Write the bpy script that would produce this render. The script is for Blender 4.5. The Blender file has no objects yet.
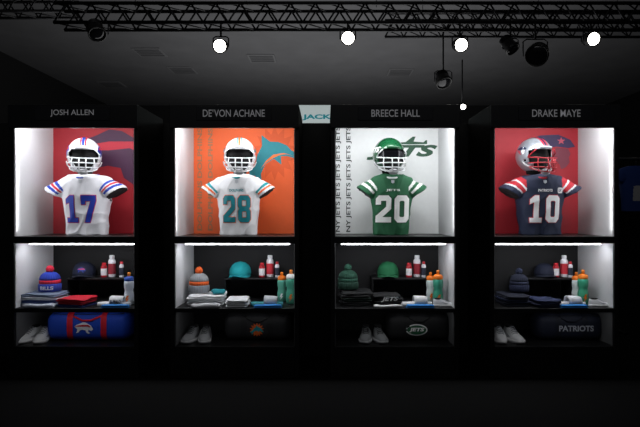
import bpy, bmesh, math, random
from mathutils import Vector, noise, Matrix
from mathutils.bvhtree import BVHTree
random.seed(4)
S=bpy.context.scene
C=S.collection
S.view_settings.view_transform='Standard'
F=525.0; CZ=1.1; CX=325.0; CY=213.5
def PX(px,Y): return (px-CX)/F*Y
def PZ(py,Y): return CZ+(CY-py)/F*Y
# ------------------------------------------------------------ materials
def lin(h):
    h=h.lstrip('#'); o=[]
    for i in (0,2,4):
        c=int(h[i:i+2],16)/255
        o.append(c/12.92 if c<=.04045 else ((c+.055)/1.055)**2.4)
    return (*o,1)
MC={}
def mat(col,rough=.6,metal=0,bump=.15,scale=60,var=.08,emit=0,trans=0,coat=0,spec=.5):
    k=(col,rough,metal,bump,scale,var,emit,trans,coat,spec)
    if k in MC: return MC[k]
    m=bpy.data.materials.new('surface_'+col.strip('#')); m.use_nodes=True
    nt=m.node_tree; b=nt.nodes['Principled BSDF']
    c=lin(col)
    tc=nt.nodes.new('ShaderNodeTexCoord'); n=nt.nodes.new('ShaderNodeTexNoise')
    n.inputs['Scale'].default_value=scale; n.inputs['Detail'].default_value=4
    nt.links.new(tc.outputs['Object'],n.inputs['Vector'])
    mx=nt.nodes.new('ShaderNodeMix'); mx.data_type='RGBA'
    mx.inputs[6].default_value=tuple(x*(1-var) for x in c[:3])+(1,)
    mx.inputs[7].default_value=tuple(min(1,x*(1+var)) for x in c[:3])+(1,)
    nt.links.new(n.outputs[0],mx.inputs[0]); nt.links.new(mx.outputs[2],b.inputs['Base Color'])
    b.inputs['Roughness'].default_value=rough; b.inputs['Metallic'].default_value=metal
    b.inputs['Specular IOR Level'].default_value=spec
    if coat: b.inputs['Coat Weight'].default_value=coat
    if trans: b.inputs['Transmission Weight'].default_value=trans
    if bump:
        bp=nt.nodes.new('ShaderNodeBump'); bp.inputs['Strength'].default_value=bump; bp.inputs['Distance'].default_value=.002
        nt.links.new(n.outputs[0],bp.inputs['Height']); nt.links.new(bp.outputs[0],b.inputs['Normal'])
    if emit:
        b.inputs['Emission Color'].default_value=c; b.inputs['Emission Strength'].default_value=emit
    MC[k]=m; return m
BLACK=mat('#0b0b0c',.45,0,.05,20)
# ------------------------------------------------------------ object helpers
def root(name,label,cat,loc=(0,0,0),rz=0,group=None):
    o=bpy.data.objects.new(name,None); o.empty_display_size=.05
    o.location=loc; o.rotation_euler=(0,0,rz); C.objects.link(o)
    o['label']=label; o['category']=cat
    if group: o['group']=group
    return o
def mesh(name,V,Fs,m,parent=None,smooth=True,label=None,loc=None):
    me=bpy.data.meshes.new(name); me.from_pydata([tuple(v) for v in V],[],Fs); me.update()
    ms=m if isinstance(m,(list,tuple)) else [m]
    for x in ms: me.materials.append(x)
    bm=bmesh.new(); bm.from_mesh(me); bmesh.ops.recalc_face_normals(bm,faces=bm.faces); bm.to_mesh(me); bm.free()
    if smooth:
        for p in me.polygons: p.use_smooth=True
    o=bpy.data.objects.new(name,me); C.objects.link(o)
    if parent: o.parent=parent
    if label: o['label']=label
    if loc: o.location=loc
    return o
def boxdata(x0,x1,y0,y1,z0,z1,bv=.003):
    bm=bmesh.new(); bmesh.ops.create_cube(bm,size=1)
    for v in bm.verts:
        v.co=Vector(((x0+x1)/2+v.co.x*(x1-x0),(y0+y1)/2+v.co.y*(y1-y0),(z0+z1)/2+v.co.z*(z1-z0)))
    if bv: bmesh.ops.bevel(bm,geom=bm.edges[:],offset=bv,segments=2,affect='EDGES',profile=.5)
    bm.verts.index_update()
    V=[v.co.copy() for v in bm.verts]; Fs=[[v.index for v in f.verts] for f in bm.faces]; bm.free(); return V,Fs
def box(name,x0,x1,y0,y1,z0,z1,m,parent=None,bv=.003,label=None):
    V,Fs=boxdata(x0,x1,y0,y1,z0,z1,bv); return mesh(name,V,Fs,m,parent,False,label)
def join(*ds):
    V=[];Fs=[]
    for v,f in ds:
        n=len(V); V+=list(v); Fs+=[[i+n for i in q] for q in f]
    return V,Fs
def loft(rings,cap0=True,cap1=True):
    n=len(rings[0]); V=[Vector(p) for r in rings for p in r]; Fs=[]
    for k in range(len(rings)-1):
        for i in range(n):
            j=(i+1)%n; Fs.append([k*n+i,k*n+j,(k+1)*n+j,(k+1)*n+i])
    if cap0: Fs.append(list(range(n))[::-1])
    if cap1: Fs.append([(len(rings)-1)*n+i for i in range(n)])
    return V,Fs
def lathe(prof,seg=24,cx=0,cy=0,cz=0):
    return loft([[(cx+r*math.cos(2*math.pi*i/seg),cy+r*math.sin(2*math.pi*i/seg),cz+z) for i in range(seg)] for r,z in prof])
def tube(path,r,seg=8,flat=1):
    P=[Vector(p) for p in path]; rings=[]
    u=None
    for i,p in enumerate(P):
        t=(P[min(i+1,len(P)-1)]-P[max(i-1,0)]).normalized()
        if u is None:
            a=Vector((0,0,1)) if abs(t.z)<.9 else Vector((1,0,0))
            u=(a-t*a.dot(t)).normalized()
        else: u=(u-t*u.dot(t)).normalized()
        w=t.cross(u)
        rings.append([p+u*(r*math.cos(2*math.pi*k/seg))+w*(r*flat*math.sin(2*math.pi*k/seg)) for k in range(seg)])
    return loft(rings)
def sell(rx,ry,n,seg,p=.0):
    out=[]
    for i in range(seg):
        a=2*math.pi*i/seg; c=math.cos(a); s=math.sin(a)
        out.append((rx*math.copysign(abs(c)**(2/n),c),ry*math.copysign(abs(s)**(2/n),s)))
    return out
# ------------------------------------------------------------ flat artwork
def curve_shape(kind,data,offset=0,shear=0):
    if kind=='text':
        cu=bpy.data.curves.new('t','FONT'); cu.body=data; cu.offset=offset; cu.shear=shear; cu.resolution_u=4
    else:
        cu=bpy.data.curves.new('c','CURVE'); cu.dimensions='2D'; cu.fill_mode='BOTH'; cu.offset=offset
        for poly in data:
            s=cu.splines.new('POLY'); s.points.add(len(poly)-1)
            for p,q in zip(s.points,poly): p.co=(q[0],q[1],0,1)
            s.use_cyclic_u=True
    o=bpy.data.objects.new('tmp',cu); C.objects.link(o)
    bpy.context.view_layer.update()
    dg=bpy.context.evaluated_depsgraph_get(); me=bpy.data.meshes.new_from_object(o.evaluated_get(dg))
    V=[(v.co.x,v.co.y) for v in me.vertices]; Fs=[list(p.vertices) for p in me.polygons]
    bpy.data.objects.remove(o); bpy.data.meshes.remove(me)
    return V,Fs
def fit(sh,cx,cz,w,h,rot=0,ref=None,flip=False):
    V,Fs=sh; R=ref[0] if ref else V
    x0=min(v[0] for v in R);x1=max(v[0] for v in R);y0=min(v[1] for v in R);y1=max(v[1] for v in R)
    out=[]
    for a,b in V:
        u=((a-x0)/(x1-x0)-.5)*w; v=((b-y0)/(y1-y0)-.5)*h
        if flip: u=-u
        if rot: u,v=u*math.cos(rot)-v*math.sin(rot),u*math.sin(rot)+v*math.cos(rot)
        out.append((cx+u,cz+v))
    return out,Fs
def flat_art(name,sh,y,m,parent,label=None):
    return mesh(name,[(a,y,b) for a,b in sh[0]],sh[1],m,parent,False,label)
def refine(sh,step):
    bm=bmesh.new(); vs=[bm.verts.new((a,b,0)) for a,b in sh[0]]
    for f in sh[1]:
        try: bm.faces.new([vs[i] for i in f])
        except ValueError: pass
    bmesh.ops.remove_doubles(bm,verts=bm.verts[:],dist=1e-6)
    for ax in (0,1):
        lo=min(v.co[ax] for v in bm.verts);hi=max(v.co[ax] for v in bm.verts)
        k=lo+step
        while k<hi:
            pc=Vector((0,0,0)); pc[ax]=k; no=Vector((0,0,0)); no[ax]=1
            bmesh.ops.bisect_plane(bm,geom=bm.verts[:]+bm.edges[:]+bm.faces[:],plane_co=pc,plane_no=no,dist=1e-6)
            k+=step
    bm.verts.index_update()
    r=[(v.co.x,v.co.y) for v in bm.verts],[[v.index for v in f.verts] for f in bm.faces]; bm.free(); return r
def wrap(name,sh,bvh,m,parent,axis='y',side=-1,off=.003,step=.012,label=None):
    V,Fs=refine(sh,step); out=[];ok=[]
    for a,b in V:
        if axis=='y': o=Vector((a,2*side,b)); d=Vector((0,-side,0))
        else: o=Vector((2*side,a,b)); d=Vector((-side,0,0))
        h=bvh.ray_cast(o,d)
        if h[0] is None: out.append(Vector((a,0,b)) if axis=='y' else Vector((0,a,b))); ok.append(False)
        else: out.append(h[0]-d*off); ok.append(True)
    Fs=[f for f in Fs if all(ok[i] for i in f)]
    used=sorted({i for f in Fs for i in f}); mp={u:k for k,u in enumerate(used)}
    if not used: return None
    return mesh(name,[out[u] for u in used],[[mp[i] for i in f] for f in Fs],m,parent,True,label)
def bvh_of(o):
    me=o.data
    return BVHTree.FromPolygons([v.co.copy() for v in me.vertices],[list(p.vertices) for p in me.polygons])
def octa(x0,x1,y0,y1,c): return [(x0+c,y0),(x1-c,y0),(x1,y0+c),(x1,y1-c),(x1-c,y1),(x0+c,y1),(x0,y1-c),(x0,y0+c)]
DIG={'1':[[(.08,0),(.62,0),(.62,.17),(.47,.17),(.47,1),(.27,1),(.06,.86),(.06,.68),(.24,.74),(.24,.17),(.08,.17)]],
'7':[[(0,1),(.66,1),(.66,.8),(.38,0),(.14,0),(.42,.79),(.19,.79),(.19,.66),(0,.66)]],
'2':[[(0,0),(.66,0),(.66,.2),(.28,.2),(.66,.5),(.66,.88),(.54,1),(.12,1),(0,.88),(0,.66),(.22,.66),(.22,.8),(.44,.8),(.44,.58),(0,.24)]],
'0':[octa(0,.66,0,1,.13),octa(.22,.44,.2,.8,.04)],
'8':[[(.12,0),(.54,0),(.66,.12),(.66,.42),(.58,.51),(.66,.6),(.66,.88),(.54,1),(.12,1),(0,.88),(0,.6),(.08,.51),(0,.42),(0,.12)],octa(.22,.44,.18,.41,.03),octa(.22,.44,.6,.82,.03)]}
def number_shape(s,off=0):
    polys=[]
    for k,ch in enumerate(s):
        for p in DIG[ch]: polys.append([(a+k*.80,b) for a,b in p])
    return curve_shape('poly',polys,off)
BUF=[[(0,.62),(.15,.78),(.4,.88),(.62,1),(.82,.97),(1.0,.85),(1.2,.72),(1.32,.5),(1.36,.38),(1.25,.25),(1.12,.28),(1.05,.38),(1.0,.2),(1.15,.05),(1.0,.0),(.85,.12),(.8,.3),(.6,.34),(.42,.3),(.3,.12),(.1,.05),(.2,.2),(.22,.42),(.1,.5)]]
BUFR=[[(.0,.64),(.3,.72),(.62,.78),(1.0,.78),(1.2,.6),(1.1,.56),(.95,.66),(.6,.62)]]
DOL=[[(0,.25),(.12,.28),(.2,.05),(.27,.27),(.45,.42),(.68,.46),(.8,.3),(.86,.46),(1.0,.42),(1.2,.3),(1.25,.38),(1.14,.5),(1.08,.62),(.92,.74),(.74,.8),(.6,.98),(.52,.78),(.34,.64),(.2,.44),(.03,.42)]]
DOLB=[[(.3,.36),(.5,.48),(.7,.54),(.95,.5),(1.18,.36),(1.0,.46),(.85,.49),(.68,.48),(.48,.44)]]
SUN=[[(.65+(.62 if k%2 else .42)*math.cos(k*math.pi/14),.5+(.62 if k%2 else .42)*math.sin(k*math.pi/14)) for k in range(28)]]
PATH=[[(0,.78),(.5,.98),(.95,1),(1.25,.86),(1.38,.66),(1.2,.62),(.9,.66),(.55,.6),(.3,.66)]]
PATF=[[(.9,.64),(1.2,.6),(1.26,.46),(1.22,.36),(1.24,.22),(1.14,.08),(1.02,.02),(.98,.16),(.86,.3),(.8,.48)]]
PATR=[[(0,.62),(.3,.6),(.55,.54),(.78,.5),(.7,.42),(.45,.45)],[(.2,.42),(.45,.4),(.68,.36),(.78,.2),(.62,.28),(.4,.32)],[(.45,.24),(.62,.22),(.8,.1),(.9,-.05),(.72,.06)]]
STAR=[[(1.02+(.11 if k%2==0 else .045)*math.cos(math.pi/2+k*math.pi/5),.82+(.11 if k%2==0 else .045)*math.sin(math.pi/2+k*math.pi/5)) for k in range(10)]]
JPL=[[(0,.0),(.5,.06),(.7,.3),(.78,.3),(.72,.08),(1,.05),(1.06,.14),(1.1,.14),(1.1,-.03),(.6,-.05)]]
def P_(d): return curve_shape('poly',d)
sBUF,sBUFR,sDOL,sDOLB,sSUN,sPATH,sPATF,sPATR,sSTAR,sJPL=[P_(d) for d in (BUF,BUFR,DOL,DOLB,SUN,PATH,PATF,PATR,STAR,JPL)]
def T(s,off=.02,shear=0): return curve_shape('text',s,off,shear)
sALL4=(sPATH[0]+sPATF[0]+sPATR[0],[])
def emblem(team):
    if team==0: return [(sBUF,sBUF,'#0a2f8c'),(sBUFR,sBUF,'#c8102e')]
    if team==1: return [(sSUN,sSUN,'#f0561d'),(sDOL,sSUN,'#008e97'),(sDOLB,sSUN,'#0b3f6b')]
    if team==2:
        j=T('JETS',.045,.35); return [(j,j,'#f2f2f2')]
    return [(sPATH,sALL4,'#0b2145'),(sPATF,sALL4,'#e5e8ec'),(sPATR,sALL4,'#c8102e'),(sSTAR,sALL4,'#ffffff')]
# ------------------------------------------------------------ room
def struct(o): o['kind']='structure'; return o
struct(box('floor',-7,9,-2,17,-.1,0,mat('#040404',.9,0,.4,14,.3,spec=.1),None,0))
struct(box('ceiling',-7,9,-2,17,4.6,4.7,mat('#5a5a5c',.9,0,.1,2,.2),None,0))
struct(box('wall_left',-7.1,-7,-2,17,0,4.6,mat('#0a0a0b',.9),None,0))
struct(box('wall_back',-7,9,17,17.1,0,4.6,mat('#1c1c1e',.9),None,0))
struct(box('wall_right',9,9.1,-2,17,0,4.6,mat('#0a0a0b',.9),None,0))
struct(box('wall_partition',-3.2,2.12,4.06,4.12,0,1.80,mat('#0a0a0b',.7),None,.004))
for px,py in ((183,70),(112,84),(262,58),(150,52),(400,72)):
    Y=F*3.5/(CY-py); x=PX(px,Y)
    r=root('ceiling_vent','square grey ceiling air diffuser with louvred slots','air vent',(x,Y,4.6),0,'ceiling air vents')
    box('frame',-.3,.3,-.3,.3,-.02,0,mat('#68686a',.7),r)
    for k in range(4): box('louvre',-.26,.26,-.23+k*.13,-.16+k*.13,-.03,-.02,mat('#4a4a4c',.7),r,.002)
# ------------------------------------------------------------ lockers
WI=.80; YF=3.5; YB=4.0
ZT=1.667; ZU=.947; ZS=.90; ZL=.467; ZL2=.44; ZB=.213; TOP=1.822
LX=[-2.073+1.07*i for i in range(4)]; LX[3]=1.130
WHITE=mat('#d4d5d7',.55,0,.03,30,.03)
teamlab=['red','orange','white','red']
names=['JOSH ALLEN',"DE VON ACHANE",'BREECE HALL','DRAKE MAYE']
def nameshape(s):
    sh=T(s,.006)
    if s.startswith('DE '):
        a=max(v[0] for v in T('DE',.006)[0]); b=min(v[0] for v in sh[0] if v[0]>a+.02); top=max(v[1] for v in sh[0])
        m=(a+b)/2
        sh=join(([tuple(v) for v in sh[0]],sh[1]),([(m-.03,top-.26),(m+.02,top-.26),(m+.065,top),(m-.065,top)],[[0,1,2,3]]))
    return sh
namew=[.287,.41,.32,.32]
panelc=['#99101f','#dd5a1e','#dcdede','#9c1020']
def arealight(name,parent,loc,rot,sx,sy,e,col=(.97,.98,1)):
    L=bpy.data.lights.new(name,'AREA'); L.shape='RECTANGLE'; L.size=sx; L.size_y=sy; L.energy=e; L.color=col
    lo=bpy.data.objects.new(name,L); C.objects.link(lo); lo.location=loc; lo.rotation_euler=rot
    if parent: lo.parent=parent
    return lo
for i in range(4):
    x0=LX[i]; x1=x0+WI; cx=(x0+x1)/2
    R=root('display_locker','tall black display locker with %s graphic panel and lit white interior'%teamlab[i],'locker',(cx,YF,0),0,'row of lit display lockers')
    h=WI/2; t=.03; D=YB-YF
    for s in (-1,1):
        box('side_panel',min(s*h,s*(h+t)),max(s*h,s*(h+t)),0,D+.03,0,TOP,BLACK,R,.003)
        box('wall_liner',min(s*(h-.004),s*h),max(s*(h-.004),s*h),.004,D,ZU,1.785,WHITE,R,0,'white inner side lining')
        box('wall_liner',min(s*(h-.004),s*h),max(s*(h-.004),s*h),.012,D,ZL,ZS,WHITE,R,0,'white inner side lining')
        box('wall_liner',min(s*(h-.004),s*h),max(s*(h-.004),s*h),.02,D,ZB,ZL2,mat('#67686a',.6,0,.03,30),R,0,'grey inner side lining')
    box('back_panel',-h,h,D+.005,D+.03,0,1.80,mat('#0f0f11',.7,0,.1,30),R,.001)
    gp=box('graphic_panel',-h+.004,h-.004,D-.004,D+.005,ZU,1.785,mat(panelc[i],.6,0,.03,30,.05),R,.001,teamlab[i]+' printed graphic panel')
    box('top_panel',-h,h,0,D,1.785,TOP,BLACK,R,.002)
    hd=box('header_panel',-h-t,h+t,-.022,0,ZT,TOP,mat('#141416',.35,0,.04,20),R,.004)
    box('name_plate',-h*.62,h*.62,-.027,-.022,ZT+.05,TOP-.012,mat('#1d1d20',.3,0,.03,20),hd,.002)
    flat_art('name_lettering',fit(nameshape(names[i]),0,(ZT+.05+TOP-.012)/2,namew[i],.048),-.0285,mat('#e4e4e8',.5,0,0,10,0,emit=.05),hd)  # slight glow added to the letters to brighten them; they are no lamp
    box('shelf',-h,h,0,D,ZS,ZU,BLACK,R,.003)
    box('shelf',-h,h,0,D,ZL2,ZL,BLACK,R,.003)
    box('base',-h,h,0,D,0,ZB,BLACK,R,.003)
    box('light_strip',-.355,.36,.10,.125,ZS-.014,ZS-.001,mat('#f4f6ff',.5,0,0,10,.0,emit=12),R,.002,'glowing white linear light strip')
    box('light_strip',-.37,.37,.03,.05,1.765,1.784,mat('#f4f6ff',.5,0,0,10,.0,emit=3),R,.002,'glowing white linear light strip')
    ya=D-.006
    if i==0:
        flat_art('team_emblem',fit(sBUF,.06,1.53,.66,.42),ya,mat('#3c1236',.6,0,0),gp)
        flat_art('emblem_streak',fit(sBUFR,.06,1.53,.66,.42,ref=sBUF),ya-.001,mat('#b01a30',.6,0,0),gp)
    if i==1:
        for c in (-.35,-.27):
            for zz in (1.16,1.56):
                sh=T('DOLPHINS',.03); flat_art('vertical_lettering',fit(sh,c,zz,.38,.036,math.pi/2),ya,mat('#9a6a48',.6,0,0),gp)
        flat_art('emblem_sunburst',fit(sSUN,.22,1.56,.33,.42),ya,mat('#cf4f10',.6,0,0),gp)
        flat_art('team_emblem',fit(sDOL,.19,1.53,.40,.36,.35),ya-.001,mat('#15808c',.6,0,0),gp)
        flat_art('emblem_belly',fit(sDOLB,.19,1.53,.40,.36,.35,ref=sDOL),ya-.002,mat('#e8762f',.6,0,0),gp)
    if i==2:
        for c in (-.365,-.285):
            sh=T('NY JETS JETS JETS JETS JETS',.02); flat_art('vertical_lettering',fit(sh,c,1.36,.8,.042,math.pi/2),ya,mat('#3a403d',.6,0,0),gp)
        sh=T('JETS',.05,.35); flat_art('team_emblem',fit(sh,.119,1.565,.54,.115),ya,mat('#1d4a33',.6,0,0),gp)
        flat_art('jet_silhouette',fit(sJPL,.16,1.655,.30,.06),ya,mat('#1d4a33',.6,0,0),gp)
    if i==3:
        for s_,c_,dd in ((sPATH,'#2a1a44',0),(sPATF,'#6a2436',.001),(sPATR,'#3a1430',.001),(sSTAR,'#b04658',.002)):
            flat_art('team_emblem',([(a*.30-.04,b*.27+1.43) for a,b in s_[0]],s_[1]),ya-dd,mat(c_,.6,0,0),gp)
    arealight('locker_area_light',R,(0,.035,1.75),(math.radians(26),0,0),.72,.05,4.3)
    for s in (-1,1):
        arealight('locker_area_light',R,(s*(h-.012),.012,1.31),(math.radians(90),0,s*math.radians(38)),.012,.66,.95)
    arealight('locker_area_light',R,(0,.06,ZS-.012),(math.radians(18),0,0),.70,.03,1.0)
    arealight('locker_area_light',R,(0,.02,ZL2-.004),(math.radians(30),0,0),.70,.02,.15)  # added fill for the bottom compartment, no fixture there
# ------------------------------------------------------------ jersey
SA=Vector((.11,0,.364)); SB=Vector((.210,0,.300)); SH=.42
def jersey_geo():
    rings=[]
    for z,rx,ry in ((0,.138,.078),(.05,.138,.082),(.12,.140,.09),(.2,.148,.100),(.27,.158,.106),(.33,.178,.108),(.362,.190,.104),(.385,.184,.100),(.405,.155,.094),(.42,.12,.084),(.432,.072,.07)):
        rings.append([(a,b,z) for a,b in sell(rx,ry,2.8,48)])
    parts=[loft(rings)]
    for s in (-1,1):
        A=SA; B=SB
        rr=[]
        d=(B-A).normalized(); u=Vector((0,1,0)); w=d.cross(u)
        if w.z<0: w=-w
        for t,r1,r2 in ((0,.06,.042),(.25,.088,.056),(.5,.100,.064),(.75,.104,.066),(.97,.104,.068),(1,.101,.065)):
            p=A.lerp(B,t)+Vector((0,-.004,0))
            rg=[]
            for a,b in sell(r1,r2,2.4,32):
                q=p+u*a+w*b+d*(SH*b*t); rg.append(Vector((q.x*s,q.y,q.z)))
            rr.append(rg)
        parts.append(loft(rr))
    obs=join(*parts)
    tmp=mesh('tmp',obs[0],obs[1],BLACK)
    md=tmp.modifiers.new('r','REMESH'); md.mode='VOXEL'; md.voxel_size=.0050
    sm=tmp.modifiers.new('s','SMOOTH'); sm.factor=.6; sm.iterations=6
    bpy.context.view_layer.update(); dg=bpy.context.evaluated_depsgraph_get()
    me=bpy.data.meshes.new_from_object(tmp.evaluated_get(dg)); bpy.data.objects.remove(tmp)
    V=[v.co.copy() for v in me.vertices]; N=[v.normal.copy() for v in me.vertices]; Fs=[list(p.vertices) for p in me.polygons]
    bpy.data.meshes.remove(me); return V,N,Fs
JG=jersey_geo()
def jersey(i,x,Y,wide,cols,trims,num,numcol,outc,lab,word,wordcol):
    seed=Vector((i*7.3,i*3.1,0))
    V=[]
    for v,n in zip(JG[0],JG[1]):
        q=Vector((v.x*7+v.z*3,v.y*7,v.z*4-abs(v.x)*5))+seed
        ridge=1-abs(noise.noise(q)*2.2)
        q2=Vector((v.x*13-v.z*6,v.y*9,v.z*7))+seed*2
        ridge2=1-abs(noise.noise(q2)*2.2)
        d=.006*max(0,ridge)**2+.006*max(0,ridge2)**2-.003
        k=max(0,.16-v.z)*.035*math.sin(v.x*60+i*2)
        p=v+n*(d+k); p.z=max(0,p.z); V.append(Vector((p.x*wide,p.y,p.z)))
    R=root('football_jersey',lab,'jersey',(x,Y,ZU),0,'jerseys on torso forms')
    ms=[mat(c,.75,0,.35,260,.06) for c in cols]+[mat('#101013',.9)]
    b=mesh('jersey_body',V,JG[2],ms,R)
    A=SA; d=(SB-A); L=d.length; d=d.normalized(); pv=Vector((-d.z,0,d.x)); en=(d-pv*SH).normalized()
    for p in b.data.polygons:
        c=p.center; q=Vector((abs(c.x)/wide,0,c.z)); s=(q-A).dot(d)/L; pp=(q-A).dot(pv)
        s=s-SH*pp/L*min(1,max(0,s))
        mi=0
        if abs(c.x)/wide>.12 and pp>-.078 and (q.x>.158 or pp>-.04):
            for a,bb,k in trims:
                if a<=s<bb: mi=k
            n=p.normal
            if s>.93 and (n.x*math.copysign(1,c.x)*en.x+n.z*en.z)>.8: mi=len(ms)-1  # near-black faces paint the shaded hollow of the sleeve end
        p.material_index=mi
    bv=bvh_of(b)
    sh=number_shape(num); ref=sh
    outl=number_shape(num,.022)
    nw=.20*wide if num!='20' else .235; nh=.19
    wrap('number_outline',fit(outl,0,.185,nw,nh,ref=ref),bv,mat(outc,.6,0,.1,200),R,off=.002)
    wrap('number',fit(sh,0,.185,nw,nh),bv,mat(numcol,.6,0,.1,200),R,off=.0045)
    if word: wrap('chest_wordmark',fit(T(word,.03),0,.315,.10,.018),bv,mat(wordcol,.6,0,0),R,off=.003)
    pts=[(math.cos(a)*.078,-math.sin(a)*.078 if math.sin(a)<0 else -math.sin(a)*.094,.430-(.028*max(0,math.sin(a)))) for a in [2*math.pi*k/32 for k in range(33)]]
    v,f=tube(pts,.008,8); mesh('collar',v,f,mat(cols[1],.7),R)
    wrap('collar_crest',fit(P_([[(0,.3),(.5,0),(1,.3),(1,1),(0,1)]]),0,.375,.022,.024),bv,mat('#c9ccd2',.5),R,off=.003)
    return R,bv
YJ=3.78
jx=[PX(87,YJ),PX(239,YJ),PX(391,YJ),PX(539,YJ)]
J=[]
J.append(jersey(0,jx[0],YJ,1.05,['#e4e4ea','#1c3fb0','#c8102e'],[(.28,.42,1),(.48,.60,2),(.66,.80,1)],'17','#1a37a8','#cf2038','white football jersey with blue number 17 on torso form',None,'#1a37a8'))
J.append(jersey(1,jx[1],YJ,.96,['#e6e7ea','#0e8b95','#ef6420'],[(.52,.66,1),(.72,.84,2)],'28','#07808c','#ef6a24','white football jersey with teal and orange number 28','DOLPHINS','#0e8b95'))
J.append(jersey(2,jx[2],YJ,.92,['#1a5c3a','#eef0ee','#0f3a26'],[(.22,.38,1),(.54,.72,1)],'20','#f2f4f2','#123f2a','green football jersey with white number 20','JETS','#eef0ee'))
J.append(jersey(3,jx[3],YJ,1.05,['#18223c','#b3202f','#d9dbe0'],[(-.05,.24,1),(.24,.34,2),(.34,.60,1),(.60,.70,2)],'10','#eef0f2','#c02234','navy football jersey with red shoulder stripes and white number 10','PATRIOTS','#eef0f2'))
wrap('event_patch',fit(P_([octa(0,1,0,1,.2)]),.105,.315,.036,.04),J[3][1],mat('#d8d9dc',.5),J[3][0],off=.004)
wrap('event_patch_lettering',fit(T('LX',.05),.105,.315,.022,.018),J[3][1],mat('#3a4660',.5),J[3][0],off=.006)
# ------------------------------------------------------------ helmet
def helmet(i,x,Y,z,rz,shell,stripes,maskc,lab,visor=None):
    R=root('football_helmet',lab,'helmet',(x,Y,z),rz,'football helmets')
    cz=.145; nu=112; nv=48
    def sp(a,e,k=1.0):
        X=.115*math.sin(a)*math.cos(e); Yy=-math.cos(a)*math.cos(e); Z=math.sin(e)
        Yy*= .142 if Yy>0 else .132
        Zz=.130*Z if Z>0 else .128*Z
        if Z<0: X*=(1-.12*Z*Z); Yy*=(1-.18*Z*Z)
        return Vector((X*k,Yy*k,cz+Zz*k))
    V=[];Fs=[]
    emin=-math.radians(58)
    for j in range(nv+1):
        e=math.pi/2-(math.pi/2-emin)*j/nv
        for q in range(nu):
            a=2*math.pi*q/nu-math.pi; V.append(sp(a,max(min(e,math.pi/2-.001),emin)))
    def inside(a,e):
        aa=abs(a)
        brow=math.radians(17)-.06*(aa/1.0)**2
        lim=math.radians(60)+ (math.radians(-16) if e<math.radians(-28) else 0)
        return aa<lim and e<brow
    hole=lambda a,e: (abs(a)>math.radians(72) and abs(a)<math.radians(80) and abs(e+math.radians(18))<math.radians(4.5))
    for j in range(nv):
        e=math.pi/2-(math.pi/2-emin)*(j+.5)/nv
        for q in range(nu):
            a=2*math.pi*(q+.5)/nu-math.pi
            if inside(a,e) or hole(a,e): continue
            q2=(q+1)%nu; Fs.append([j*nu+q,j*nu+q2,(j+1)*nu+q2,(j+1)*nu+q])
    sh=mesh('helmet_shell',V,Fs,mat(shell[0],shell[1],shell[2],0,40,.02,coat=.6),R)
    md=sh.modifiers.new('thick','SOLIDIFY'); md.thickness=.006; md.offset=-1
    bv=BVHTree.FromPolygons(V,[[j*nu+q,j*nu+(q+1)%nu,(j+1)*nu+(q+1)%nu,(j+1)*nu+q] for j in range(nv) for q in range(nu)])
    for (xo,w,c) in stripes:
        r=[]
        for k in range(41):
            e=math.radians(19)+math.radians(150)*k/40
            for xx in (xo-w/2,xo,xo+w/2):
                yy=-.134*math.cos(e) if math.cos(e)>0 else -.144*math.cos(e)
                s=math.sqrt(max(0,1-(xx/.116)**2))
                r.append((xx,yy*s*1.01,cz+.1325*math.sin(e)*s))
        fs=[]
        for k in range(40):
            for m_ in (0,1): fs.append([k*3+m_,k*3+m_+1,k*3+m_+4,k*3+m_+3])
        mesh('crown_stripe',r,fs,mat(c,.35,0,0),R)
    for side in (-1,1):
        for n_,(s_,ref,c) in enumerate(emblem(i)):
            w,h=((.125,.085),(.09,.09),(.13,.05),(.095,.06))[i]
            fl = (i!=2) or side<0
            wrap('side_emblem',fit(s_,-.02 if i<3 else .0,cz+.03,w,h,ref=ref,flip=fl),bv,mat(c,.35,0,0),R,'x',side,.003+.0012*n_,.02)
    v,f=loft([[(a,b+.008,zz) for a,b in sell(rx,ry,2,32)] for zz,rx,ry in ((.012,.045,.045),(.04,.05,.055),(.055,.07,.09),(.10,.09,.105),(.15,.098,.108),(.20,.085,.098),(.24,.05,.06),(.252,.01,.01))])
    mesh('dark_inner_padding',v,f,mat('#060607',.9),R)  # padding form made near-black so its colour carries the shade inside the shell
    bars=[]
    def bar(zc,out,zs=None,w=.098,yb=-.062):
        zs=zc if zs is None else zs
        return [(w*math.sin(t),yb-out*max(0,math.cos(t))**.8,zs+(zc-zs)*max(0,math.cos(t))) for t in [(-1+2*k/20)*math.pi/2 for k in range(21)]]
    r=.0042
    bars.append(tube(bar(.112,.105,zs=.125,w=.104),r))
    bars.append(tube(bar(.080,.112,zs=.085,w=.102),r))
    bars.append(tube(bar(.048,.112,zs=.058,w=.094),r))
    bars.append(tube(bar(.018,.095,zs=.05,w=.09),r))
    for xx in (-.022,.022):
        bars.append(tube([(xx,-.165,.112),(xx,-.172,.08),(xx,-.172,.048),(xx*.9,-.153,.018)],r))
    for s in (-1,1):
        bars.append(tube([(s*.07,-.128,.115),(s*.075,-.128,.08),(s*.07,-.128,.05),(s*.058,-.118,.022)],r))
        bars.append(tube([(s*.104,-.062,.13),(s*.098,-.10,.155),(s*.075,-.118,.178)],r))
    v,f=join(*bars); mesh('face_mask',v,f,mat(maskc,.35,.1,0,30,.02),R)
    if visor:
        vv=[];ff=[]
        for a_ in range(17):
            a=math.radians(-52+104*a_/16)
            for zz in (.118,.14,.168): vv.append((.112*math.sin(a),-.139*math.cos(a)-.003,zz))
        for a_ in range(16):
            for m_ in (0,1): ff.append([a_*3+m_,a_*3+m_+1,a_*3+m_+4,a_*3+m_+3])
        mesh('visor',vv,ff,mat(visor,.12,.4,0,10,.02),R)
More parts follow.
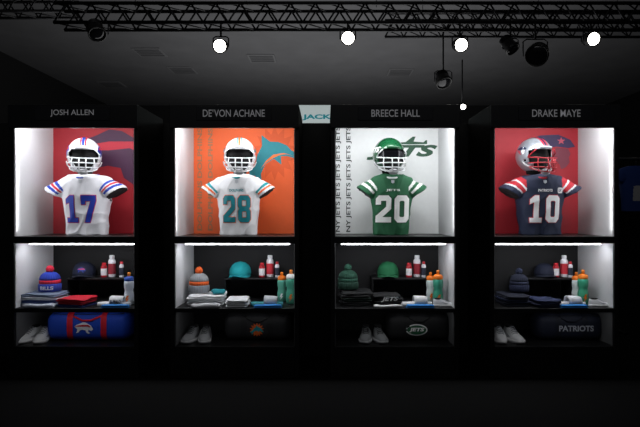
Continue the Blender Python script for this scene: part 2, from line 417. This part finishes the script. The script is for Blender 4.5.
    v,f=loft([[(a,-.118+yy,.022+b) for a,b in sell(rx,rz_,2.5,20)] for yy,rx,rz_ in ((-.022,.012,.008),(-.016,.028,.018),(0,.034,.022),(.01,.032,.02))])
    mesh('chin_cup',v,f,mat('#8d8e92',.5),R)
    for s in (-1,1):
        v,f=tube([(s*.03,-.118,.026),(s*.075,-.09,.04),(s*.108,-.04,.075),(s*.116,-.02,.10)],.006,6,.4); mesh('chin_strap',v,f,mat('#a9a9ab',.6),R)
    v,f=tube([(.05*math.sin(t),-.137*math.cos(t*.42)-.002,.19+.002*math.cos(t)) for t in [(-1+2*k/12)*1.3 for k in range(13)]],.009,8,.5)
    mesh('front_bumper',v,f,mat(shell[0],.4),R)
    return R
YH=3.77; ZH=ZU+.422
hx=[PX(84.5,YH),PX(240,YH),PX(389,YH),PX(534,YH)]
helmet(0,hx[0],YH,ZH,math.radians(20),('#eceef2',.25,0),[(-.016,.009,'#c8102e'),(0,.016,'#12329a'),(.016,.009,'#c8102e')],'#e6e8ec','white football helmet with red and blue crown stripes')
helmet(1,hx[1],YH,ZH,math.radians(6),('#eef0f2',.25,0),[(-.013,.008,'#0e8b95'),(0,.012,'#ef6420'),(.013,.008,'#0e8b95')],'#e8ebee','white football helmet with teal and orange crown stripes')
helmet(2,hx[2],YH,ZH,math.radians(8),('#14502f',.2,.2),[],'#dcdfe0','glossy green football helmet with pale face mask and dark visor','#15151a')
helmet(3,hx[3],YH,ZH,math.radians(18),('#9da3ab',.3,.5),[(-.014,.010,'#b3202f'),(0,.014,'#1a2448'),(.014,.010,'#b3202f')],'#a81c2a','silver football helmet with red face mask and crown stripes')
# ------------------------------------------------------------ shelf things
def garment(x,Y,z,w,d,h,layers,cols,lab,rz=0,name='folded_garment',cat='folded clothes',art=None):
    R=root(name,lab,cat,(x,Y,z),rz,'folded clothes in the lockers')
    layers=layers*2 if layers>1 else layers
    lh=h/layers; sd=random.random()*50
    for k in range(layers):
        rings=[]; c=cols[(k//2)%len(cols)]
        ww=w*(1-.05*random.random()); dd=d*(1-.05*random.random()); ox=.008*math.sin(k*2.3+sd)
        for zz,ins in ((0,.007),(.12,.002),(.35,0),(.6,.0),(.85,.003),(1,.010)):
            rings.append([(a+ox,b,k*lh+zz*lh) for a,b in sell(ww/2-ins,dd/2-ins,7,56)])
        for q in (.66,.33,.03):
            rings.append([(a*q+ox,b*q,(k+1)*lh) for a,b in sell(ww/2-.01,dd/2-.01,6,56)])
        v,f=loft(rings)
        V=[]
        for p in v:
            n=noise.noise(Vector((p.x*14+sd,p.y*14,0)))
            top=p.z/h
            V.append(Vector((p.x+.009*noise.noise(Vector((p.y*22+sd,p.z*40,k))),p.y+.009*noise.noise(Vector((p.x*22+sd,p.z*40,k))),max(0,p.z+(.010*n-.003)*top))))
        mesh('fold_layer',V,f,mat(c,.85,0,.4,220,.1),R)
    if art:
        sh,c=art
        flat_art('printed_mark',sh,-d/2-.010,mat(c,.6,0,0),R)
    return R
def beanie(x,Y,z,c1,c2,c3,lab,word=None,wc='#ffffff',pom=True,s=1.0):
    R=root('knit_beanie',lab,'beanie',(x,Y,z),random.uniform(-.2,.2),'beanies in the lockers')
    def ribbed(prof,seg=72,rib=.0018):
        return loft([[((r+rib*math.cos(seg/3*2*math.pi*i/seg))*math.cos(2*math.pi*i/seg)*s,(r+rib*math.cos(seg/3*2*math.pi*i/seg))*.86*math.sin(2*math.pi*i/seg)*s,zz*s) for i in range(seg)] for r,zz in prof])
    v,f=ribbed([(.078,0),(.084,.004),(.087,.03),(.086,.056),(.080,.062)]); cf=mesh('cuff',v,f,mat(c2,.9,0,.5,150),R)
    v,f=ribbed([(.078,.058),(.081,.075),(.080,.092)]); mesh('crown_band',v,f,mat(c3,.9,0,.5,150),R)
    v,f=ribbed([(.080,.090),(.077,.11),(.068,.13),(.05,.147),(.028,.156),(.008,.158)]); mesh('crown',v,f,mat(c1,.9,0,.5,150),R)
    if pom:
        bm=bmesh.new(); bmesh.ops.create_icosphere(bm,subdivisions=4,radius=.03*s)
        for q in bm.verts: q.co*=1+.22*noise.noise(q.co*160)+.08*noise.noise(q.co*400); q.co.z+=.178*s
        bm.verts.index_update(); v=[q.co.copy() for q in bm.verts]; f=[[q.index for q in g.verts] for g in bm.faces]; bm.free()
        mesh('pompom',v,f,[mat(c3,.95,0,.6,300,.3)],R)
    if word: wrap('cuff_lettering',fit(T(word,.04),0,.031*s,.10*s,.03*s),bvh_of(cf),mat(wc,.7,0,0),R,off=.004)
    return R
def cap(x,Y,z,c,bc,lab,rz=0,em=None,s=1.0):
    R=root('baseball_cap',lab,'cap',(x,Y,z),rz,'caps in the lockers')
    rings=[[(a,b+.01,zz*s) for a,b in sell(rx*s,ry*s,2,40)] for zz,rx,ry in ((0,.078,.09),(.03,.08,.092),(.06,.076,.086),(.085,.062,.07),(.102,.04,.045),(.109,.015,.017))]
    v,f=loft(rings); cr=mesh('crown',v,f,mat(c,.8,0,.3,180),R)
    V=[];n=20;m=8
    for a in range(n+1):
        t=-math.pi/2+math.pi*a/n
        for b in range(m+1):
            q=b/m; xx=.074*math.sin(t); y0=-.07*math.cos(t)+.01; y1=y0-.07*max(0,math.cos(t))**.6
            yy=y0+(y1-y0)*q
            V.append((xx*s*(1+.02*q),yy*s,(.012-.25*xx*xx/.074*q*1.2-.004*q)*s+.005))
    F_=[]
    for a in range(n):
        for b in range(m): F_.append([a*(m+1)+b,(a+1)*(m+1)+b,(a+1)*(m+1)+b+1,a*(m+1)+b+1])
    br=mesh('brim',V,F_,mat(bc,.8,0,.3,180),R); md=br.modifiers.new('t','SOLIDIFY'); md.thickness=.004; md.offset=1
    v,f=lathe([(.007,.107*s),(.006,.112*s),(.001,.114*s)],12,0,.01); mesh('button',v,f,mat(bc,.7),R)
    if em:
        for n_,(s_,rf,cc) in enumerate(em):
            wrap('front_emblem',fit(s_,0,.055*s,.06*s,.04*s,ref=rf),bvh_of(cr),mat(cc,.5,0,0),R,off=.003+.001*n_)
    return R
def tub(x,Y,z,r,h,body,label,capc,lab,g='small drink and supplement containers'):
    R=root('supplement_bottle',lab,'bottle',(x,Y,z),0,g)
    v,f=lathe([(r*.9,0),(r,.004),(r,h*.72),(r*.92,h*.78),(r*.62,h*.84),(r*.6,h*.86)],24); mesh('bottle_body',v,f,mat(body,.35,0,.02),R)
    v,f=loft([[(r*1.02*math.cos(2*math.pi*k/24),r*1.02*math.sin(2*math.pi*k/24),zz) for k in range(24)] for zz in (h*.14,h*.62)],False,False); mesh('wrap_label',v,f,mat(label,.5,0,0),R)
    v,f=lathe([(r*.68,h*.85),(r*.7,h*.87),(r*.7,h*.97),(r*.62,h)],24); mesh('screw_cap',v,f,mat(capc,.4,0,.02),R)
    return R
BOLT=P_([[(.45,1),(.9,1),(.6,.6),(.95,.6),(.2,0),(.42,.45),(.1,.45)]])
def squeeze(x,Y,z,body,capc,bolt,lab,s=1.0):
    R=root('sports_bottle',lab,'water bottle',(x,Y,z),0,'squeeze bottles')
    v,f=lathe([(a*s,b*s) for a,b in [(.032,0),(.037,.006),(.037,.07),(.035,.085),(.031,.10),(.031,.115),(.036,.13),(.037,.165),(.034,.18),(.028,.187)]],28)
    b=mesh('bottle_body',v,f,mat(body,.35,0,.02,30,.05),R)
    v,f=lathe([(a*s,b*s) for a,b in [(.033,.183),(.035,.188),(.035,.205),(.028,.214),(.014,.219)]],28); mesh('screw_lid',v,f,mat(capc,.4,0,.02),R)
    v,f=lathe([(a*s,b*s) for a,b in [(.012,.217),(.011,.235),(.013,.238),(.011,.247),(.004,.249)]],16); mesh('spout',v,f,mat('#f28a2a',.4),R)
    wrap('bolt_emblem',fit(BOLT,0,.045*s,.03*s,.055*s),bvh_of(b),mat(bolt,.5,0,0),R,off=.002,step=.006)
    return R
def shoe(x,Y,z,rz,up,sole,acc,lab,s=1.0,mirror=1,name='sneaker',g='pairs of sneakers'):
    R=root(name,lab,'shoe',(x,Y,z),rz,g)
    st=[(0,.006,.02,0),(.04,.022,.036,.003),(.12,.036,.048,.004),(.25,.046,.056,.003),(.38,.049,.068,.001),(.5,.045,.085,-.001),(.62,.040,.098,-.002),(.75,.037,.103,0),(.88,.036,.104,.0),(.96,.028,.10,0),(1,.012,.085,0)]
    L=.28
    def sec(hw,h,z0,off,y,n=24,e=2.3):
        return [((off*mirror*3+hw*math.copysign(abs(math.cos(t))**(2/e),math.cos(t)))*s,y*s,(z0+(h-z0)*abs(math.sin(t))**(2/e))*s) for t in [math.pi*k/n for k in range(n+1)]]
    rings=[sec(hw,h,.018,o,-L/2+t*L) for t,hw,h,o in st]
    v,f=loft(rings)
    mesh('upper',v,f,mat(up,.6,0,.25,150),R)
    so=[]
    for t,hw,h,o in st:
        a=hw+.005; y=-L/2+t*L+(-.005 if t==0 else .005 if t==1 else 0); lift=.012*max(0,1-t/.15)
        so.append([((o*mirror*3+xx)*s,y*s,zz*s) for xx,zz in ((-a*.92,lift),(a*.92,lift),(a,.012+lift*.5),(a*.98,.026),(-a*.98,.026),(-a,.012+lift*.5))])
    v,f=loft(so); mesh('sole',v,f,mat(sole,.6,0,.2,90),R)
    v,f=loft([[(a*s,(.075+b)*s,zz*s) for a,b in sell(rx,ry,2,24)] for zz,rx,ry in ((.092,.026,.045),(.1055,.03,.052),(.108,.026,.047))]); mesh('dark_ankle_opening',v,f,mat('#1a1a1c',.9),R)  # dark disc stands in for the shade inside the shoe opening
    for k in range(5):
        t=.34+k*.06; y=(-L/2+t*L)*s; hh=(.064+.017*k*.55)*s
        v,f=tube([(-.024*s,y,hh*.93),(-.012*s,y,hh+.0035*s),(0,y,hh+.005*s),(.012*s,y,hh+.0035*s),(.024*s,y,hh*.93)],.0028*s,6); mesh('lace',v,f,mat(acc,.7),R)
    for sd in (-1,1):
        v=[(sd*(.0505)*s,(-.07)*s,.045*s),(sd*.0505*s,-.03*s,.036*s),(sd*.044*s,.05*s,.07*s),(sd*.0495*s,-.03*s,.048*s)]
        mesh('side_accent',v,[[0,1,2,3]],mat(acc,.6,0,0),R)
    return R
def slide(x,Y,z,rz,solec,strapc,lab,word=None,wc='#111111',s=1.0):
    R=root('slide_sandal',lab,'sandal',(x,Y,z),rz,'slide sandals')
    L=.26; rings=[]
    for t,hw in ((0,.012),(.05,.03),(.15,.044),(.3,.05),(.5,.044),(.7,.04),(.88,.038),(.96,.028),(1,.012)):
        y=-L/2+t*L; rings.append([(q[0]*s,y*s,q[1]*s) for q in ((-hw,.0),(hw,.0),(hw*1.04,.012),(hw,.026),(hw*.8,.03),(0,.026),(-hw*.8,.03),(-hw,.026),(-hw*1.04,.012))])
    v,f=loft(rings); mesh('footbed',v,f,mat(solec,.7,0,.3,100),R)
    V=[];n=18
    for k in range(n+1):
        t=math.pi*k/n
        for yy,q in ((-.085,.96),(-.05,1),(-.015,1.03),(.02,1.05)):
            V.append((math.cos(t)*.053*s,yy*s,(.014+.066*math.sin(t)**.6*q)*s))
    F_=[[k*4+m,(k+1)*4+m,(k+1)*4+m+1,k*4+m+1] for k in range(n) for m in range(3)]
    st=mesh('strap',V,F_,mat(strapc,.6,0,.2,90),R); md=st.modifiers.new('t','SOLIDIFY'); md.thickness=.005
    if word:
        for side in(-1,1):
            wrap('strap_lettering',fit(T(word,.04),-.033*s,.042*s,.085*s,.03*s,flip=side<0),bvh_of(st),mat(wc,.6,0,0),R,'x',side,.006)
    return R
def duffel(x,Y,z,w,h,c,strap,lab,art,ends=None):
    R=root('duffel_bag',lab,'bag',(x,Y,z),0,'duffel bags')
    r=h/2; rings=[]
    N=40
    for k in range(N+1):
        t=-1+2*k/N; q=(1-abs(t)**14)**.35 if abs(t)<1 else .0
        q=max(q,.6); xx=t*w/2
        sag=.012*noise.noise(Vector((t*3,h*9,0)))
        rings.append([(xx,b,max(.0,r+a+(sag+.008*noise.noise(Vector((t*7,a*20,b*20))))*(1 if a>-.03 else 0))) for a,b in [(p*q,o*q*1.05) for p,o in sell(r,r*.98,3.6,48)]])
    v,f=loft(rings)
    b=mesh('bag_body',v,f,mat(c,.7,0,.35,160,.1),R)
    bv=bvh_of(b)
    for sx in (-w*.2,w*.2):
        wrap('webbing_strap',([(sx-.02,.004),(sx+.02,.004),(sx+.02,h-.006),(sx-.02,h-.006)],[[0,1,2,3]]),bv,mat(strap,.7,0,.3,200),R,off=.004,step=.01)
    v,f=tube([(-w*.2,-r*.85,h*.88),(-w*.15,-r*1.0,h*.84),(-w*.05,-r*1.1,h*.72),(w*.05,-r*1.1,h*.72),(w*.15,-r*1.0,h*.84),(w*.2,-r*.85,h*.88)],.007,8,.5); mesh('carry_handle',v,f,mat(strap,.7),R)
    wrap('zipper',([(-w*.42,h*.9),(w*.42,h*.9),(w*.42,h*.925),(-w*.42,h*.925)],[[0,1,2,3]]),bv,mat('#3a3a40',.4,.6),R,off=.003,step=.012)
    for sh,cc,o in art: wrap('printed_mark',sh,bv,mat(cc,.6,0,0),R,off=o,step=.012)
    return R
def packet(x,Y,z,w,d,h,c,lab):
    R=root('towel_packet',lab,'towel',(x,Y,z),random.uniform(-.05,.05),'small folded towels')
    for k in range(2):
        rings=[[(a,b,k*h/2+zz*h/2) for a,b in sell(w/2-i_-k*.004,d/2-i_,6,40)] for zz,i_ in ((0,.006),(.3,0),(.7,0),(1,.008))]
        v,f=loft(rings); mesh('fold_layer',v,f,mat(c,.8,0,.4,200),R)
    return R
def riser(x0,x1,y0,y1,h):
    cx=(x0+x1)/2
    R=root('display_riser','low black display riser shelf','shelf riser',(cx,y0,ZL),0,'display risers'); w=(x1-x0)/2
    box('riser_top',-w,w,0,y1-y0,h-.014,h,BLACK,R,.002)
    for s in (-1,1): box('riser_leg',min(s*w,s*(w-.012)),max(s*w,s*(w-.012)),0,y1-y0,0,h-.014,BLACK,R,.001)
    return h
RH=.165; ZR=ZL+RH
rg=[(66,129),(224,283),(372,430),(520,574)]
for a,b in rg: riser(PX(a,3.80),PX(b,3.80),3.80,3.985,RH)
# ---- locker 1
garment(PX(44,3.68),3.69,ZL,.27,.24,.085,4,['#8b93a3','#3b4f86','#c9ccd4','#6f7b93'],'stack of folded grey and blue shirts',.04)
beanie(PX(50,3.70),3.70,ZL+.088,'#2038a0','#2a3f9c','#c0203a','blue and red knit beanie with pompom and white lettering','BILLS','#d9dbe8',True,.86)
garment(PX(77,3.62),3.62,ZL,.20,.2,.06,3,['#16265e','#b0152a','#c81830'],'folded red and navy sweater',-.15)
garment(PX(41,3.535),3.535,ZL,.22,.06,.025,1,['#b4bac8'],'folded pale grey towel beside shirts',.03)
cap(PX(84,3.90),3.90,ZR,'#141b34','#101628','dark navy curved brim baseball cap',.2,emblem(0))
# ---- locker 2
garment(PX(206,3.66),3.70,ZL,.25,.24,.07,3,['#d5d6d8','#bfc2c6','#e4e4e6'],'stack of folded white shirts',.03)
beanie(PX(199,3.74),3.74,ZL+.073,'#8c8f92','#7d8186','#d95a20','grey knit beanie with orange band and pompom',None,'#fff',True,.86)
garment(PX(205,3.545),3.535,ZL,.2,.06,.03,1,['#dcdde0'],'folded white towel beside shirts',0)
garment(PX(218,3.72),3.70,ZL+.073,.09,.1,.03,1,['#15828c'],'small folded teal shirt',.3)
cap(PX(240,3.90),3.90,ZR,'#12989f','#0f8a92','bright teal curved brim baseball cap',-.1)
garment(PX(238,3.62),3.62,ZL,.15,.2,.055,2,['#cfd1d4','#dddfe2'],'folded white sweatshirt beside shirts',.1)
# ---- locker 3
garment(PX(356,3.66),3.70,ZL,.21,.25,.09,3,['#16191a','#20302a','#121415'],'stack of folded black clothes',.03)
beanie(PX(348,3.76),3.76,ZL+.093,'#1d4636','#17392c','#24503f','dark green knit beanie with pompom',None,'#fff',True,.86)
cap(PX(388,3.90),3.90,ZR,'#17673f','#145a37','green curved brim baseball cap',-.1)
garment(PX(388,3.64),3.67,ZL,.19,.2,.075,2,['#0d0f10','#141617'],'folded black sweatshirt with white team lettering',.02,art=(fit(T('JETS',.04,.3),0,.05,.12,.035),'#e9ebec'))
garment(PX(389,3.53),3.53,ZL,.20,.045,.022,1,['#d5d6d6'],'folded white towel beside black clothes',.0)
# ---- locker 4
garment(PX(513,3.66),3.68,ZL,.18,.25,.075,3,['#151b2e','#1b2440','#121729'],'stack of folded navy clothes',0)
beanie(PX(519,3.74),3.74,ZL+.078,'#11172a','#151d38','#1a2138','navy knit beanie with pompom',None,'#fff',True,.8)
cap(PX(545,3.90),3.90,ZR,'#131a30','#0f1527','dark navy flat front baseball cap',0,None,.9)
garment(PX(544,3.60),3.60,ZL,.17,.18,.055,2,['#18203a','#242e50'],'folded navy shirt beside clothes stack',.08)
tp=[((104,112,121)),((262,270,277)),((409,417,424)),((556,564,571))]
for i,(a,b,c) in enumerate(tp):
    tub(PX(a,3.86),3.86,ZR,.022,.105,'#b51f2c','#e6e6e8','#d02030','small red and white supplement bottle')
    tub(PX(b,3.88),3.88,ZR,.026,.16,'#e8e9ec','#c9303c' if i%2 else '#8f2430','#e8e9ec','tall white supplement bottle with red label')
    tub(PX(c,3.84),3.85,ZR,.016,.115,'#dfe0e4','#2a3040','#c02834','slim white bottle with red cap')
squeeze(PX(129,3.66),3.66,ZL,'#cdd3da','#2b50a8','#ef7a1e','pale squeeze bottle with blue lid and orange bolt',.9)
squeeze(PX(291,3.70),3.70,ZL,'#4aa58a','#e8ebe8','#ef7a1e','green squeeze bottle with white lid and orange bolt',.95)
squeeze(PX(282,3.80),3.78,ZL,'#5fae98','#ef7a1e','#ffffff','pale green squeeze bottle with orange lid',.85)
squeeze(PX(438,3.68),3.68,ZL,'#3f9c80','#ef7a1e','#ef7a1e','green squeeze bottle with orange lid',.95)
squeeze(PX(430,3.80),3.78,ZL,'#c9d5d2','#ef7a1e','#ef7a1e','pale squeeze bottle with orange lid',.85)
squeeze(PX(583,3.70),3.70,ZL,'#3fa07c','#f08020','#ef7a1e','green squeeze bottle with orange lid',.95)
squeeze(PX(575,3.80),3.78,ZL,'#cfd8d6','#ef7a1e','#ef7a1e','pale squeeze bottle with orange lid',.85)
sl=[(115,'#e2e3e6','#e6e7ea','BUFFALO','#23272f'),(268,'#3a8f96','#c6ccd0',None,''),(417,'#e2e4e4','#e6e8e7',None,''),(570,'#d9dbe0','#d9dbe0',None,'')]
for i,(px,sc,stc,wd,wc) in enumerate(sl):
    slide(PX(px-1,3.60),3.60,ZL,math.pi/2,sc,stc,'pale slide sandal with printed strap' if wd else 'pale slide sandal with plain wide strap',wd,wc,.85)
for i,px in enumerate((116,268,420,573)):
    packet(PX(px,3.53),3.522,ZL,.19,.042,.022,'#2f8fe0','folded bright blue towel')
for px in (443,599):
    shoe(PX(px,3.60),3.59,ZL,math.pi/2*.9,'#e4e6e8','#f0f0f0','#9aa3ad','white sneaker on locker shelf',.5)
# ---- bottom compartment
for (px,up,sole,acc) in ((26,'#e7e8ea','#f0f0f0','#9a9ca2'),(188,'#9fa1a4','#c9cacc','#5a5c60'),(363,'#85888a','#b0b2b4','#303234'),(497,'#e5e6e8','#eeeeee','#999ba2')):
    for k in (0,1):
        shoe(PX(px+k*13.5+3,3.66),3.67,ZB,(.06 if k else -.06),up,sole,acc,'pale lace-up sneaker resting on the locker base',.88,1 if k else -1)
duffel(PX(91,3.70),3.74,ZB,.585,.205,'#1446c0','#d8152f','blue duffel bag with red straps and team emblem',[(fit(sBUF,-.02,.095,.13,.08),'#e8eaf0',.004),(fit(sBUFR,-.02,.095,.13,.08,ref=sBUF),'#c8102e',.006)])
duffel(PX(258,3.70),3.74,ZB,.46,.19,'#1c1d20','#101012','dark grey duffel bag with team emblem',[(fit(sSUN,.0,.08,.10,.10),'#d9601f',.004),(fit(sDOL,.0,.08,.09,.07),'#0e8b95',.006)])
ov=P_([[(math.cos(2*math.pi*k/32),math.sin(2*math.pi*k/32)) for k in range(32)]])
duffel(PX(418,3.70),3.74,ZB,.44,.19,'#141517','#0d0e10','black duffel bag with white and green oval emblem',[(fit(ov,-.02,.08,.15,.08),'#e9ebea',.004),(fit(ov,-.02,.08,.132,.064),'#1b5a3a',.006),(fit(T('JETS',.04,.2),-.02,.08,.105,.032),'#ffffff',.008)])
duffel(PX(568,3.70),3.74,ZB,.46,.19,'#131a2f','#0e1324','navy duffel bag with pale team lettering',[(fit(T('PATRIOTS',.03),.03,.09,.24,.04),'#b8bcc6',.005)])
# ------------------------------------------------------------ truss & lamps
METAL=mat('#1c1c1f',.4,.5,.05,40)
def truss(x0,x1,Y,z0,h,d,lab,n):
    R=root('lighting_truss',lab,'truss',(x0,Y,z0)); L=x1-x0
    for y in (0,d):
        for z in (0,h):
            v,f=tube([(0,y,z),(L,y,z)],.021,10); mesh('truss_chord',v,f,METAL,R)
    ds=[]
    for k in range(n):
        a=L*k/n; b=L*(k+1)/n; m_=(a+b)/2
        for y in (0,d):
            ds.append(tube([(a,y,0),(m_,y,h)],.011,6)); ds.append(tube([(m_,y,h),(b,y,0)],.011,6))
        for z in (0,h): ds.append(tube([(a,0,z),(b,d,z)],.009,6))
    v,f=join(*ds); mesh('truss_lattice',v,f,METAL,R)
    for q in (.12,.5,.88):
        v,f=tube([(L*q,d/2,h),(L*q,d/2,4.6-z0)],.004,6); mesh('hanging_cable',v,f,METAL,R)
    return R
truss(-3.1,4.3,6.0,3.285,.22,.25,'dark metal box lighting truss hung from the ceiling',26)
truss(.9,5.4,7.6,3.75,.25,.28,'dark metal box lighting truss behind the first one',16)
truss(-7,-3.4,7.0,3.80,.22,.25,'short dark metal lighting truss near the side wall',13)
def spot(px,py,Y,ztop,lit=True,r=.07,rzz=0,tilt=.31,lab='black hanging spotlight with glowing round lens'):
    x=PX(px,Y); z=PZ(py,Y); R=root('stage_spotlight',lab,'spotlight',(x,Y,z),0,'hanging spotlights')
    def rot(d):
        M=Matrix.Rotation(rzz,3,'Z')@Matrix.Rotation(tilt,3,'X'); return [M@Vector(p) for p in d[0]],d[1]
    def cyl(pf,seg=28): return loft([[(q*math.cos(2*math.pi*k/seg),yy,q*math.sin(2*math.pi*k/seg)) for k in range(seg)] for q,yy in pf],True,True)
    v,f=rot(cyl([(r*.5,.17),(r*.85,.16),(r*.9,.10),(r*1.0,.09),(r*1.0,.02),(r*1.15,.01),(r*1.15,-.03),(r*1.02,-.03),(r*1.0,-.01)])); mesh('lamp_housing',v,f,BLACK,R)
    for k in range(4):
        v,f=rot(cyl([(r*1.02,.10+k*.014),(r*1.02,.105+k*.014)])); mesh('cooling_fin',v,f,METAL,R)
    v,f=rot(cyl([(r*.98,-.0105),(r*.9,-.018),(r*.5,-.026),(r*.1,-.028)]))
    mesh('lens',v,f,mat('#fffaf0',.3,0,0,10,0,emit=14) if lit else mat('#202024',.1,.2,0),R)
    yk=[(-r*1.25,.05,0),(-r*1.25,.05,r*1.5),(-r*.9,.05,r*1.75),(r*.9,.05,r*1.75),(r*1.25,.05,r*1.5),(r*1.25,.05,0)]
    v,f=tube(yk,.008,6); mesh('yoke',v,f,METAL,R)
    v,f=tube([(0,.05,r*1.75),(0,.05,max(ztop-z,r*1.8))],.012,8); mesh('hanging_clamp',v,f,METAL,R)
    return R
for px,py in ((220,46),(348,38),(461,45),(593,39)):
    spot(px,py,5.96,3.285)
spot(463,107,9.0,3.75,True,.045,lab='small distant spotlight with glowing lens',tilt=.15)
spot(97,33,5.9,3.285,False,.085,.7,.9,'black unlit spotlight tilted down')
spot(537,55,5.9,3.285,False,.11,-.5,.5,'large black unlit stage light')
spot(512,48,5.95,3.285,False,.07,.8,.9,'black unlit spotlight tilted down')
spot(444,82,7.6,3.75,False,.10,.4,1.0,'black unlit stage light hung on a long pole')
# distant sign between lockers
Ys=8.0; sx=PX(317,Ys)
R=root('hanging_sign','lit pale white shop sign with teal lettering','sign',(sx,Ys,PZ(128,Ys)))
hh=PZ(105,Ys)-PZ(128,Ys)
box('sign_board',-.28,.28,0,.04,0,hh,mat('#cfdcdc',.5,0,0,10,.02,emit=.4),R,.004)
flat_art('sign_lettering',fit(T('JACK',.04),0,hh*.46,.44,.09),-.004,mat('#12808c',.5,0,0,10,0,emit=.5),R)
for s in (-.25,.25):
    v,f=tube([(s,.02,0),(s,.02,-PZ(128,Ys))],.015); mesh('sign_post',v,f,METAL,R)
# garment rack at side with jerseys
Yr=5.0; xr=PX(632,Yr)
R=root('garment_rack','black metal clothes rack in the dark','clothes rack',(xr+.3,Yr,0))
for s in (-.5,.5):
    v,f=tube([(s,0,0.02),(s,0,1.62)],.015); mesh('upright',v,f,METAL,R)
    v,f=tube([(s,-.25,.015),(s,.25,.015)],.015); mesh('foot',v,f,METAL,R)
v,f=tube([(-.5,0,1.62),(.5,0,1.62)],.015); mesh('rail',v,f,METAL,R)
for k,(dx,c1,c2) in enumerate(((-.26,'#1f3f88','#b8b8ba'),(.29,'#3a2c28','#c05a20'))):
    zb=1.12
    R2=root('hanging_jersey','%s football jersey hanging on a rack'%('blue and white' if k==0 else 'brown'),'jersey',(xr+.3+dx,Yr,zb))
    V=[Vector((v.x,v.y*.6,v.z)) for v in JG[0]]
    o=mesh('jersey_body',V,JG[2],[mat(c1,.8),mat(c2,.8)],R2)
    for p in o.data.polygons:
        if abs(p.center.x)>.20 and abs(p.center.x)<.225 or abs(p.center.x)<.06 and .1<p.center.z<.24 and k==0: p.material_index=1
    v,f=tube([(0,0,.43),(0,0,.475),(0,.012,.505),(0,.02,.512),(0,.03,.505)],.004,6); mesh('hanger_hook',v,f,METAL,R2)
# ------------------------------------------------------------ ambient light
w=bpy.data.worlds.new('World'); S.world=w; w.use_nodes=True
w.node_tree.nodes['Background'].inputs[0].default_value=(.8,.85,1,1); w.node_tree.nodes['Background'].inputs[1].default_value=.02
arealight('added_fill_light',None,(0,10,1.2),(math.pi,0,0),6,6,165,(1,1,1))  # added fill, unseen behind the lockers, aimed up to brighten the ceiling
arealight('added_fill_light',None,(0,.8,3.9),(math.radians(55),0,0),5,1,14,(1,1,1))  # added front fill, out of view, brightens the locker fronts
# ------------------------------------------------------------ camera
cd=bpy.data.cameras.new('camera'); cd.sensor_width=36; cd.lens=36*F/640; cd.shift_x=-5/640; cd.clip_end=60
co=bpy.data.objects.new('camera',cd); C.objects.link(co); co.location=(0,0,CZ); co.rotation_euler=(math.pi/2,0,0)
S.camera=co
